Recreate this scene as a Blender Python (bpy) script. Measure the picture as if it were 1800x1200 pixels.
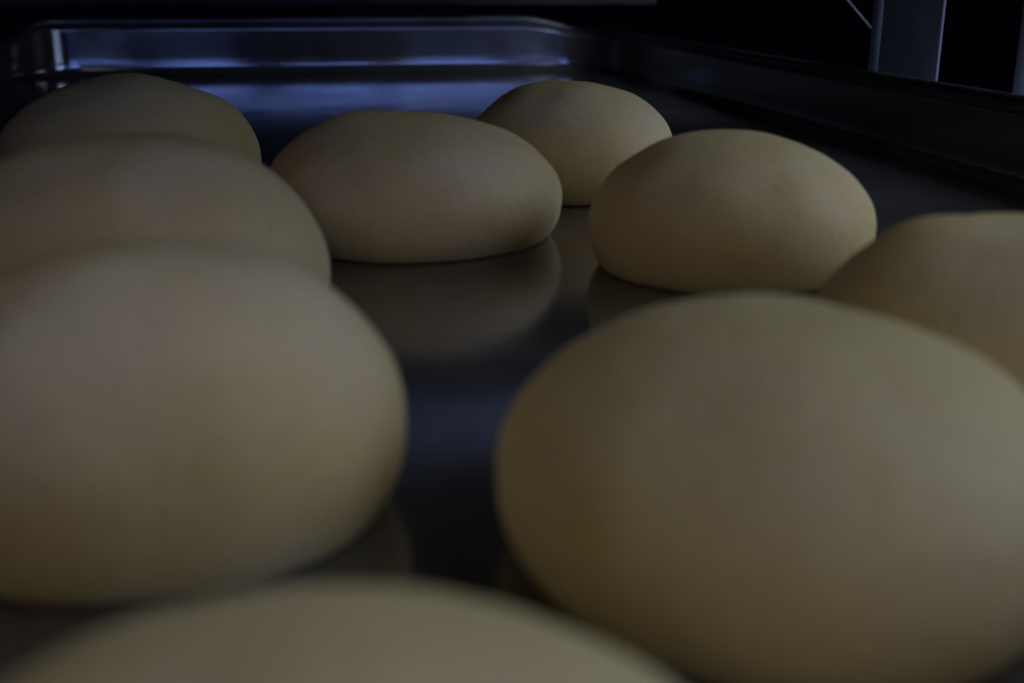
import bpy, bmesh, math, random
from mathutils import Vector, Matrix, noise

sc = bpy.context.scene
for o in list(bpy.data.objects):
    bpy.data.objects.remove(o)
COL = sc.collection
R = math.radians

# ------------------------------------------------------------------ camera
cam_d = bpy.data.cameras.new('camera')
cam = bpy.data.objects.new('camera', cam_d); COL.objects.link(cam)
cam_d.sensor_fit = 'HORIZONTAL'
cam_d.sensor_width = 23.5
cam_d.lens = 23.5 * 2000.0 / 1800.0
cam_d.clip_start = 0.002
cam_d.clip_end = 50.0
YAW, PITCH, ROLL = R(9.45), R(17.48), R(0.0)
fw = Vector((math.sin(YAW) * math.cos(PITCH), math.cos(YAW) * math.cos(PITCH), -math.sin(PITCH)))
rt = Vector((math.cos(YAW), -math.sin(YAW), 0))
up = rt.cross(fw)
rot = Matrix((rt, up, -fw)).transposed() @ Matrix.Rotation(ROLL, 3, 'Z')
cam.matrix_world = Matrix.Translation((0, 0, 0.055)) @ rot.to_4x4()
cam_d.dof.use_dof = True
cam_d.dof.focus_distance = 0.33
cam_d.dof.aperture_fstop = 10.0
cam_d.dof.aperture_blades = 7
sc.camera = cam

# ------------------------------------------------------------------ world, lamps, exposure
world = bpy.data.worlds.new('World'); sc.world = world
world.use_nodes = True
bg = world.node_tree.nodes['Background']
bg.inputs['Color'].default_value = (0.35, 0.35, 1.0, 1)
bg.inputs['Strength'].default_value = 0.0012

def area(name, loc, target, sx, sy, power, color, spread=180):
    d = bpy.data.lights.new(name, 'AREA')
    d.shape = 'RECTANGLE'; d.size = sx; d.size_y = sy
    d.energy = power; d.color = color; d.spread = R(spread)
    o = bpy.data.objects.new(name, d); COL.objects.link(o)
    o.location = loc
    o.rotation_euler = (Vector(target) - Vector(loc)).to_track_quat('-Z', 'Y').to_euler()
    return o
LOOK = Vector((0.03, 0.16, 0.02))
def around(name, az, el, size, power, color):
    """lamp 0.8 m from the dough, az degrees to the right of the photographer's side, el degrees up"""
    a, e = R(az), R(el)
    p = LOOK + Vector((math.sin(a) * math.cos(e), -math.cos(a) * math.cos(e), math.sin(e))) * 0.8
    return area(name, p, LOOK, size, size, power, color)
# the dim room: a low bluish window in front of the rack, daylight through the open right side, plus an added blue fill front right and warm fill front left
area('front_window_lamp', (0.20, -0.80, 0.074), (0.16, 0.20, 0.06), 1.0, 0.038, 0.76, (0.20, 0.32, 1.0))
around('side_window_lamp', 100, 34, 0.42, 1.92, (0.75, 0.86, 1.0))
around('ceiling_lamp', 68, 46, 0.44, 0.80, (0.66, 0.77, 1.0))
around('blue_fill_lamp', 36, 11, 0.26, 0.52, (0.46, 0.58, 1.0))  # added bluish fill for the dough fronts, no known window
around('warm_fill_lamp', -30, 32, 0.34, 0.26, (1.0, 0.85, 0.75))  # added warm fill for the shaded left sides, no known bulb

sc.view_settings.view_transform = 'Standard'
sc.view_settings.look = 'None'
sc.view_settings.exposure = 0.0
sc.view_settings.gamma = 1.0
sc.view_settings.use_curve_mapping = False
sc.cycles.max_bounces = 7
sc.cycles.diffuse_bounces = 3
sc.cycles.glossy_bounces = 5
sc.cycles.use_denoising = True
sc.cycles.sample_clamp_indirect = 2.0

# ------------------------------------------------------------------ materials
def new_mat(name):
    m = bpy.data.materials.new(name); m.use_nodes = True
    nt = m.node_tree
    return m, nt, nt.nodes['Principled BSDF']

def nd(nt, typ, **kw):
    n = nt.nodes.new(typ)
    for k, v in kw.items():
        if hasattr(n, k): setattr(n, k, v)
        else: n.inputs[k].default_value = v
    return n

def mat_metal(name, col, rough, streak=(1, 1, 1), scale=60.0, rvar=0.08, bump=0.02, smudge=0.35, metallic=1.0):
    m, nt, p = new_mat(name)
    L = nt.links
    p.inputs['Metallic'].default_value = metallic
    tc = nd(nt, 'ShaderNodeTexCoord')
    mp = nd(nt, 'ShaderNodeMapping'); mp.inputs['Scale'].default_value = streak
    L.new(tc.outputs['Object'], mp.inputs['Vector'])
    n1 = nd(nt, 'ShaderNodeTexNoise'); n1.inputs['Scale'].default_value = scale; n1.inputs['Detail'].default_value = 5
    L.new(mp.outputs['Vector'], n1.inputs['Vector'])
    n2 = nd(nt, 'ShaderNodeTexNoise'); n2.inputs['Scale'].default_value = 22; n2.inputs['Detail'].default_value = 4
    L.new(tc.outputs['Object'], n2.inputs['Vector'])
    r1 = nd(nt, 'ShaderNodeMapRange')
    r1.inputs['From Min'].default_value = 0.3; r1.inputs['From Max'].default_value = 0.7
    r1.inputs['To Min'].default_value = rough - rvar * 0.5; r1.inputs['To Max'].default_value = rough + rvar
    L.new(n1.outputs['Fac'], r1.inputs['Value'])
    L.new(r1.outputs['Result'], p.inputs['Roughness'])
    cr = nd(nt, 'ShaderNodeMixRGB'); cr.blend_type = 'MIX'
    cr.inputs['Color1'].default_value = (*[c * (1 - smudge) for c in col], 1)
    cr.inputs['Color2'].default_value = (*col, 1)
    r2 = nd(nt, 'ShaderNodeMapRange')
    r2.inputs['From Min'].default_value = 0.35; r2.inputs['From Max'].default_value = 0.6
    L.new(n2.outputs['Fac'], r2.inputs['Value'])
    L.new(r2.outputs['Result'], cr.inputs['Fac'])
    L.new(cr.outputs['Color'], p.inputs['Base Color'])
    bp = nd(nt, 'ShaderNodeBump'); bp.inputs['Strength'].default_value = bump; bp.inputs['Distance'].default_value = 0.001
    L.new(n1.outputs['Fac'], bp.inputs['Height'])
    L.new(bp.outputs['Normal'], p.inputs['Normal'])
    return m

M_PAN = mat_metal('pan_steel', (0.27, 0.265, 0.265), 0.10, (1, 1, 1), 90, 0.03, 0.008, 0.2, 0.78)
def add_film(m, base_rough, metallic):
    nt = m.node_tree; L = nt.links; p = nt.nodes['Principled BSDF']
    tc = nd(nt, 'ShaderNodeTexCoord')
    n = nd(nt, 'ShaderNodeTexNoise'); n.inputs['Scale'].default_value = 26; n.inputs['Detail'].default_value = 6; n.inputs['Roughness'].default_value = 0.65
    L.new(tc.outputs['Object'], n.inputs['Vector'])
    r = nd(nt, 'ShaderNodeMapRange')
    r.inputs['From Min'].default_value = 0.38; r.inputs['From Max'].default_value = 0.68
    r.inputs['To Min'].default_value = base_rough; r.inputs['To Max'].default_value = base_rough + 0.10
    L.new(n.outputs['Fac'], r.inputs['Value']); L.new(r.outputs['Result'], p.inputs['Roughness'])
    v = nd(nt, 'ShaderNodeTexVoronoi'); v.inputs['Scale'].default_value = 120
    L.new(tc.outputs['Object'], v.inputs['Vector'])
    w = nd(nt, 'ShaderNodeTexNoise'); w.inputs['Scale'].default_value = 30
    L.new(tc.outputs['Object'], w.inputs['Vector'])
    w2 = nd(nt, 'ShaderNodeMapRange')
    w2.inputs['From Min'].default_value = 0.52; w2.inputs['From Max'].default_value = 0.70
    w2.inputs['To Min'].default_value = 0.0; w2.inputs['To Max'].default_value = 0.06
    L.new(w.outputs['Fac'], w2.inputs['Value'])
    lt = nd(nt, 'ShaderNodeMath'); lt.operation = 'LESS_THAN'
    L.new(v.outputs['Distance'], lt.inputs[0]); L.new(w2.outputs['Result'], lt.inputs[1])
    old = p.inputs['Base Color'].links[0].from_socket
    mx = nd(nt, 'ShaderNodeMixRGB'); mx.inputs['Color2'].default_value = (0.7, 0.68, 0.62, 1)
    L.new(lt.outputs['Value'], mx.inputs['Fac']); L.new(old, mx.inputs['Color1']); L.new(mx.outputs['Color'], p.inputs['Base Color'])
    mt = nd(nt, 'ShaderNodeMapRange'); mt.inputs['To Min'].default_value = metallic; mt.inputs['To Max'].default_value = 0.0
    L.new(lt.outputs['Value'], mt.inputs['Value']); L.new(mt.outputs['Result'], p.inputs['Metallic'])
add_film(M_PAN, 0.10, 0.74)
M_WALL = mat_metal('pan_wall_steel', (0.34, 0.335, 0.33), 0.11, (14, 14, 1), 40, 0.03, 0.010, 0.25, 0.76)
M_RIM = mat_metal('rim_steel', (0.20, 0.20, 0.21), 0.40, (1, 1, 1), 60, 0.08, 0.02, 0.3)
M_RACK = mat_metal('rack_steel', (0.46, 0.48, 0.60), 0.45, (20, 20, 1), 60, 0.1, 0.03, 0.4, 0.15)  # blue of reflected window light is put into the base colour
M_DARK = mat_metal('dark_rail_steel', (0.035, 0.035, 0.035), 0.55, (1, 1, 1), 60, 0.1, 0.03, 0.4, 0.2)
M_REFLECTOR = mat_metal('reflector_steel', (0.44, 0.38, 0.29), 0.30, (1, 1, 1), 60, 0.06, 0.02, 0.3, 1.0)  # only for the added reflector strip
M_DULL = mat_metal('dull_aluminium', (0.25, 0.25, 0.26), 0.5, (1, 1, 1), 60, 0.05, 0.01, 0.3, 0.4)

def mat_dough(name, seed):
    m, nt, p = new_mat(name)
    L = nt.links
    tc = nd(nt, 'ShaderNodeTexCoord')
    mp = nd(nt, 'ShaderNodeMapping'); mp.inputs['Location'].default_value = (seed * 3.1, seed * 1.7, seed)
    L.new(tc.outputs['Object'], mp.inputs['Vector'])
    a = nd(nt, 'ShaderNodeTexNoise'); a.inputs['Scale'].default_value = 48; a.inputs['Detail'].default_value = 3
    L.new(mp.outputs['Vector'], a.inputs['Vector'])
    b = nd(nt, 'ShaderNodeTexNoise'); b.inputs['Scale'].default_value = 900; b.inputs['Detail'].default_value = 3
    L.new(mp.outputs['Vector'], b.inputs['Vector'])
    v = nd(nt, 'ShaderNodeTexVoronoi'); v.inputs['Scale'].default_value = 420
    L.new(mp.outputs['Vector'], v.inputs['Vector'])
    ramp = nd(nt, 'ShaderNodeValToRGB')
    e = ramp.color_ramp.elements
    e[0].position = 0.33; e[0].color = (0.82, 0.65, 0.31, 1)
    e[1].position = 0.68; e[1].color = (0.85, 0.69, 0.43, 1)
    L.new(a.outputs['Fac'], ramp.inputs['Fac'])
    mix = nd(nt, 'ShaderNodeMixRGB'); mix.blend_type = 'MULTIPLY'
    mix.inputs['Fac'].default_value = 1.0
    r = nd(nt, 'ShaderNodeMapRange')
    r.inputs['From Min'].default_value = 0.3; r.inputs['From Max'].default_value = 0.7
    r.inputs['To Min'].default_value = 0.94; r.inputs['To Max'].default_value = 1.03
    L.new(b.outputs['Fac'], r.inputs['Value'])
    L.new(ramp.outputs['Color'], mix.inputs['Color1'])
    L.new(r.outputs['Result'], mix.inputs['Color2'])
    # sparse small pits in the skin
    pv = nd(nt, 'ShaderNodeTexVoronoi'); pv.inputs['Scale'].default_value = 95
    L.new(mp.outputs['Vector'], pv.inputs['Vector'])
    pr = nd(nt, 'ShaderNodeMapRange')
    pr.inputs['From Min'].default_value = 0.03; pr.inputs['From Max'].default_value = 0.07
    pr.inputs['To Min'].default_value = 0.80; pr.inputs['To Max'].default_value = 1.0
    L.new(pv.outputs['Distance'], pr.inputs['Value'])
    m2 = nd(nt, 'ShaderNodeMixRGB'); m2.blend_type = 'MULTIPLY'; m2.inputs['Fac'].default_value = 1.0
    L.new(mix.outputs['Color'], m2.inputs['Color1']); L.new(pr.outputs['Result'], m2.inputs['Color2'])
    tint = nd(nt, 'ShaderNodeMixRGB'); tint.blend_type = 'MULTIPLY'; tint.inputs['Fac'].default_value = 1.0
    tr = random.Random(seed * 13 + 5)
    g = tr.uniform(0.96, 1.02)
    tint.inputs['Color2'].default_value = (g, g * tr.uniform(0.98, 1.01), g * tr.uniform(0.93, 1.04), 1)
    L.new(m2.outputs['Color'], tint.inputs['Color1'])
    L.new(tint.outputs['Color'], p.inputs['Base Color'])
    p.inputs['Roughness'].default_value = 0.62
    p.inputs['Specular IOR Level'].default_value = 0.22
    p.inputs['Subsurface Weight'].default_value = 0.60
    p.inputs['Subsurface Radius'].default_value = (1.0, 0.62, 0.28)
    p.inputs['Subsurface Scale'].default_value = 0.009
    add = nd(nt, 'ShaderNodeMath'); add.operation = 'ADD'
    L.new(b.outputs['Fac'], add.inputs[0]); L.new(v.outputs['Distance'], add.inputs[1])
    bp = nd(nt, 'ShaderNodeBump'); bp.inputs['Strength'].default_value = 0.16; bp.inputs['Distance'].default_value = 0.0006
    L.new(add.outputs['Value'], bp.inputs['Height'])
    L.new(bp.outputs['Normal'], p.inputs['Normal'])
    return m

# ------------------------------------------------------------------ mesh helpers
def obj(name, me, mat, parent=None, smooth=True):
    o = bpy.data.objects.new(name, me); COL.objects.link(o)
    if mat: me.materials.append(mat)
    if smooth:
        for pl in me.polygons: pl.use_smooth = True
    if parent: o.parent = parent
    return o

def tag(o, label, cat=None, group=None, kind=None):
    o['label'] = label
    if cat: o['category'] = cat
    if group: o['group'] = group
    if kind: o['kind'] = kind
    return o

def empty(name, loc):
    o = bpy.data.objects.new(name, None); COL.objects.link(o); o.location = loc
    o.empty_display_size = 0.02
    return o

def mesh(name, verts, faces):
    me = bpy.data.meshes.new(name); me.from_pydata(verts, [], faces); me.update()
    bm = bmesh.new(); bm.from_mesh(me); bmesh.ops.recalc_face_normals(bm, faces=bm.faces); bm.to_mesh(me); bm.free()
    return me

def smooth01(t):
    t = max(0.0, min(1.0, t)); return t * t * (3 - 2 * t)

# ------------------------------------------------------------------ sheet pan
X0, X1, Y0, Y1 = -0.180, 0.192, -0.075, 0.755     # floor outline where floor meets wall
RC = 0.036                                        # corner radius of that outline
FIL = 0.0030

def ring_points():
    """outline points with outward direction"""
    pts = []
    def seg(p, q, n, k):
        for i in range(k):
            t = i / k
            pts.append((p[0] + (q[0] - p[0]) * t, p[1] + (q[1] - p[1]) * t, n))
    def arc(cx, cy, a0, k=14):
        for i in range(k):
            a = a0 + math.pi / 2 * i / k
            pts.append((cx + RC * math.cos(a), cy + RC * math.sin(a), (math.cos(a), math.sin(a))))
    seg((X1, Y0 + RC), (X1, Y1 - RC), (1, 0), 60); arc(X1 - RC, Y1 - RC, 0)
    seg((X1 - RC, Y1), (X0 + RC, Y1), (0, 1), 40); arc(X0 + RC, Y1 - RC, math.pi / 2)
    seg((X0, Y1 - RC), (X0, Y0 + RC), (-1, 0), 60); arc(X0 + RC, Y0 + RC, math.pi)
    seg((X0 + RC, Y0), (X1 - RC, Y0), (0, -1), 40); arc(X1 - RC, Y0 + RC, 1.5 * math.pi)
    return pts
RING = ring_points()

def lift(x, y):
    """the far wall stands a little higher in its middle than at the corners (bent pan)"""
    t = smooth01((y - (Y1 - 0.03)) / 0.02)
    s = smooth01((x - X0 + 0.01) / 0.03) * smooth01((X1 - 0.005 - x) / 0.06)
    return 1.0 + 0.40 * t * s

def wobble(x, y):
    return 0.00012 * noise.noise(Vector((x * 9, y * 9, 3.3))) + 0.00004 * noise.noise(Vector((x * 30, y * 30, 8.1)))

def sweep(name, prof, closed=False):
    """prof: list of (offset outwards, z); swept along the outline"""
    verts, faces = [], []
    n, k = len(RING), len(prof)
    for (x, y, d) in RING:
        for (off, z) in prof:
            w = wobble(x, y) * smooth01(z / 0.02)
            px, py = x + d[0] * (off + w), y + d[1] * (off + w)
            verts.append((px, py, z * (lift(px, py) if z > 0 else 1)))
    for i in range(n):
        j = (i + 1) % n
        for s in range(k if closed else k - 1):
            t = (s + 1) % k
            faces.append((i * k + s, j * k + s, j * k + t, i * k + t))
    return mesh(name, verts, faces)

TH = 0.0011
# inner profile from the floor edge up: tight fillet, then a gently hollow wall
def wall_profile():
    segs = []                                   # (length, tilt from vertical in degrees, + = top leans out), top to bottom
    def run(length, a0, a1, n):
        for i in range(n):
            segs.append((length / n, a0 + (a1 - a0) * (i + 0.5) / n))
    run(0.0150, -4.4, -3.6, 4)
    run(0.0030, -3.6, 2.0, 3)
    run(0.0018, 2.0, 8.0, 3)
    rf = 0.0034
    run(rf * math.radians(82), 8.0, 90.0, 9)
    pts = [(0.0, 0.0)]
    for ln, a in reversed(segs):
        x, z = pts[-1]
        pts.append((x + ln * math.sin(R(a)), z + ln * math.cos(R(a))))
    # shift so that the floor edge sits at -FIL
    return [(x - FIL, z) for x, z in pts]
inner = wall_profile()
outer = [(x + TH, z - TH * 0.4) if z > 0.002 else (x, z - TH) for x, z in inner]
wall_prof = inner + outer[::-1]

pan = empty('sheet_pan', ((X0 + X1) / 2, (Y0 + Y1) / 2, 0))
def child(o, parent):
    o.parent = parent
    o.matrix_parent_inverse = parent.matrix_world.inverted()
def reparent(o, parent):
    """keep world coordinates of the mesh while parenting it to an empty that has only a translation"""
    o.parent = parent
    o.location = -Vector(parent.location)
    return o

# floor: slightly uneven sheet inside the fillet
def floor_mesh():
    verts, faces = [], []
    loops = 16
    n = len(RING)
    cx, cy = (X0 + X1) / 2, (Y0 + Y1) / 2
    for l in range(loops):
        t = (l / (loops - 1))
        f = 1 - t * 0.98
        for (x, y, d) in RING:
            ex, ey = x - d[0] * FIL, y - d[1] * FIL
            px, py = cx + (ex - cx) * f, cy + (ey - cy) * f
            verts.append((px, py, 0.0))
    for l in range(loops - 1):
        for i in range(n):
            j = (i + 1) % n
            faces.append((l * n + i, l * n + j, (l + 1) * n + j, (l + 1) * n + i))
    faces.append(tuple((loops - 1) * n + i for i in range(n)))
    return mesh('pan_floor', verts, faces)
fl = reparent(obj('pan_floor', floor_mesh(), M_PAN), pan)
sol = fl.modifiers.new('thickness', 'SOLIDIFY'); sol.thickness = 0.001; sol.offset = -1
for pl in fl.data.polygons: pass
if fl.data.polygons[0].normal.z < 0: fl.data.flip_normals()
reparent(obj('pan_wall', sweep('pan_wall', wall_prof, True), M_WALL), pan)
# rolled rim: a bead that curls outwards at the top of the wall
rr = 0.0022
tx, tz = inner[-1]
bead = [(tx + rr * 0.9 + rr * math.cos(a), tz + rr * 0.15 + rr * math.sin(a)) for a in [2 * math.pi * i / 14 for i in range(14)]]
reparent(obj('rolled_rim', sweep('rolled_rim', bead, True), M_RIM), pan)
tag(pan, 'dark shiny metal sheet pan with raised walls that carries the dough balls', 'baking pan')

# the next pan of the rack, one slot higher: it roofs the dough balls and keeps the light out
PAN_GAP = 0.133
pan2 = pan.copy(); COL.objects.link(pan2); pan2.location.z += PAN_GAP; pan2.location.y += 0.18
for ch in list(pan.children):
    c = ch.copy(); COL.objects.link(c); c.parent = pan2
    if c.name.startswith('pan_floor'):
        c.data = ch.data.copy(); c.data.materials[0] = M_DULL
tag(pan, pan['label'], 'baking pan', 'pans in the rack')
tag(pan2, 'empty sheet pan one slot higher, its underside roofing the dough balls', 'baking pan', 'pans in the rack')

# ------------------------------------------------------------------ dough balls
def dough_mesh(seed, Rx, Ry, h, lumps=(), lean=(0, 0), wide=0.31):
    rnd = random.Random(seed)
    NU, NV = 112, 56
    off = Vector((rnd.uniform(-50, 50), rnd.uniform(-50, 50), rnd.uniform(-50, 50)))
    verts, faces = [], []
    for v in range(NV):
        s = v / (NV - 1)
        if s < 0.30:                         # undercut lower part
            t = 1 - s / 0.30
            z = wide * (1 - t); r = math.sqrt(max(0, 1 - (t * 0.47) ** 2.2))
        else:
            a = (s - 0.30) / 0.70 * math.pi / 2
            z = wide + (1 - wide) * math.sin(a); r = max(0.0, math.cos(a)) ** 0.96
        if v == NV - 1: break
        for u in range(NU):
            ph = 2 * math.pi * u / NU
            dx, dy = math.cos(ph), math.sin(ph)
            d = Vector((dx * r, dy * r, (z - 0.25) * 0.9))
            k = 1 + 0.036 * noise.noise(d * 1.3 + off) + 0.016 * noise.noise(d * 2.9 + off) + 0.004 * noise.noise(d * 7.0 + off)
            dn = d.normalized()
            for (la, le, amp, w) in lumps:
                c = Vector((math.cos(R(la)) * math.cos(R(le)), math.sin(R(la)) * math.cos(R(le)), math.sin(R(le))))
                k += amp * math.exp(-((dn - c).length / w) ** 2)
            kz = 1 + (k - 1) * smooth01(z / 0.5)
            verts.append((Rx * r * dx * k + lean[0] * z * h, Ry * r * dy * k + lean[1] * z * h, h * z * kz))
    top = len(verts)
    k = 1 + 0.030 * noise.noise(Vector((0, 0, 0.675)) * 1.3 + off)
    zt = sum(verts[top - NU + u][2] for u in range(NU)) / NU
    verts.append((sum(verts[top - NU + u][0] for u in range(NU)) / NU, sum(verts[top - NU + u][1] for u in range(NU)) / NU, zt + h * 0.0006))
    for v in range(NV - 2):
        for u in range(NU):
            w = (u + 1) % NU
            faces.append((v * NU + u, v * NU + w, (v + 1) * NU + w, (v + 1) * NU + u))
    b = (NV - 2) * NU
    for u in range(NU):
        faces.append((b + u, b + (u + 1) % NU, top))
    faces.append(tuple(range(NU - 1, -1, -1)))
    return mesh('dough_ball', verts, faces)

DOUGH = [
 # x, y, Rx, Ry, h, lumps(azimuth, elevation, amp, width), lean, label
 (0.0201, 0.2562, 0.0335, 0.0326, 0.0266, [(165, 55, 0.06, 0.45)], (0, 0), 'dough ball in the middle of the pan with its dark reflection below it'),
 (0.0805, 0.2167, 0.0284, 0.0274, 0.0266, [], (0, 0), 'whole dough ball on the right with its rounded left end hanging over the pan floor'),
 (0.0676, 0.3093, 0.0290, 0.0291, 0.0295, [], (0, 0), 'farthest dough ball on the right, half hidden behind two others near the back wall'),
 (-0.0311, 0.1899, 0.0317, 0.0316, 0.0316, [], (0, 0), 'dough ball at the left edge between the big blurred one and the dark one'),
 (-0.0503, 0.3200, 0.0340, 0.0340, 0.0312, [], (0, 0), 'darkest dough ball, at the back left in front of the back wall'),
 (-0.0187, 0.1182, 0.0263, 0.0228, 0.0299, [], (0, 0), 'big blurred dough ball on the left in front, bright on its right side'),
 (0.0432, 0.0993, 0.0277, 0.0304, 0.0244, [], (0, 0), 'largest and brightest blurred dough ball at the lower right'),
 (0.0990, 0.1400, 0.0328, 0.0295, 0.0228, [(168, 50, 0.12, 0.30), (95, 70, 0.03, 0.4)], (0, 0), 'dough ball cut off by the right edge, with a small hump on top'),
 (-0.0026, 0.0426, 0.0278, 0.0275, 0.0250, [], (0, 0), 'nearest dough ball, only its blurred top showing at the bottom edge'),
 (0.0900, 0.0310, 0.0285, 0.0280, 0.0262, [], (0, 0), 'unseen dough ball added past the lower right corner to shade the brightest one'),  # out of view, added to shade the lower side of the brightest ball
 (0.1500, 0.0800, 0.0290, 0.0285, 0.0270, [], (0, 0), 'unseen dough ball added past the right edge for its shade, beside the pan wall'),  # also out of view, added for the shade it casts
]
for i, (x, y, rx, ry, h, lumps, lean, lab) in enumerate(DOUGH):
    o = obj('dough_ball', dough_mesh(i * 7 + 3, rx, ry, h, lumps, lean), mat_dough('dough', i))
    o.location = (x, y, 0.0002)
    tag(o, lab, 'dough ball', 'dough balls proofing on the pan')

# ------------------------------------------------------------------ rack
rack = empty('bakery_rack', (0.215, 0.40, -0.02))
def rbox(name, lo, hi, mat, parent, bev=0.0008, shear=None):
    bm = bmesh.new()
    bmesh.ops.create_cube(bm, size=1)
    for v in bm.verts:
        v.co = Vector([lo[k] + (hi[k] - lo[k]) * (v.co[k] + 0.5) for k in range(3)])
    bmesh.ops.bevel(bm, geom=list(bm.edges), offset=bev, segments=2, affect='EDGES', profile=0.5)
    me = bpy.data.meshes.new(name); bm.to_mesh(me); bm.free()
    return reparent(obj(name, me, mat, smooth=False), parent)
def tube(name, p, q, r, mat, parent, n=20):
    p, q = Vector(p), Vector(q)
    ax = (q - p).normalized(); a = ax.orthogonal().normalized(); b = ax.cross(a)
    verts = [tuple(c + a * r * math.cos(2 * math.pi * i / n) + b * r * math.sin(2 * math.pi * i / n)) for c in (p, q) for i in range(n)]
    faces = [(i, (i + 1) % n, n + (i + 1) % n, n + i) for i in range(n)] + [tuple(range(n))[::-1], tuple(range(n, 2 * n))]
    return reparent(obj(name, mesh(name, verts, faces), mat), parent)
# runner: an angle bar under the pan's rim
for z in (0, PAN_GAP):
    for lo, hi in ((0.165, 0.214), (-0.205, -0.155)):
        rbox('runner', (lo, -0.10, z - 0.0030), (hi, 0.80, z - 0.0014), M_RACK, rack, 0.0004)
# flat upright with a folded front edge
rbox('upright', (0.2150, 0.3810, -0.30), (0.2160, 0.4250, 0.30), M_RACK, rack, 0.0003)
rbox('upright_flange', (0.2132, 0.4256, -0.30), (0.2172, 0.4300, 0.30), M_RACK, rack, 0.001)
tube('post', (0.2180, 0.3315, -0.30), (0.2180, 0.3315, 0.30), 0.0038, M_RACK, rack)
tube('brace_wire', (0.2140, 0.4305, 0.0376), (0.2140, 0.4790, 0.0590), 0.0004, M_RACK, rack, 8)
rbox('cross_rail', (-0.24, 0.815, 0.0400), (0.24, 0.835, 0.070), M_DARK, rack)
# unseen tilted strip under the upper pan, added to reflect blue onto the floor
wb = rbox('sheen_reflector', (-0.21, -0.001, -0.0105), (0.2135, 0.001, 0.0105), M_REFLECTOR, rack, 0.0004)
wb.location = Vector((0, 0.4375, 0.1195)) - rack.location; wb.rotation_euler.x = R(10)
tag(rack, 'dark metal rack uprights and rails behind the pan, bluish at the upper right', 'rack')
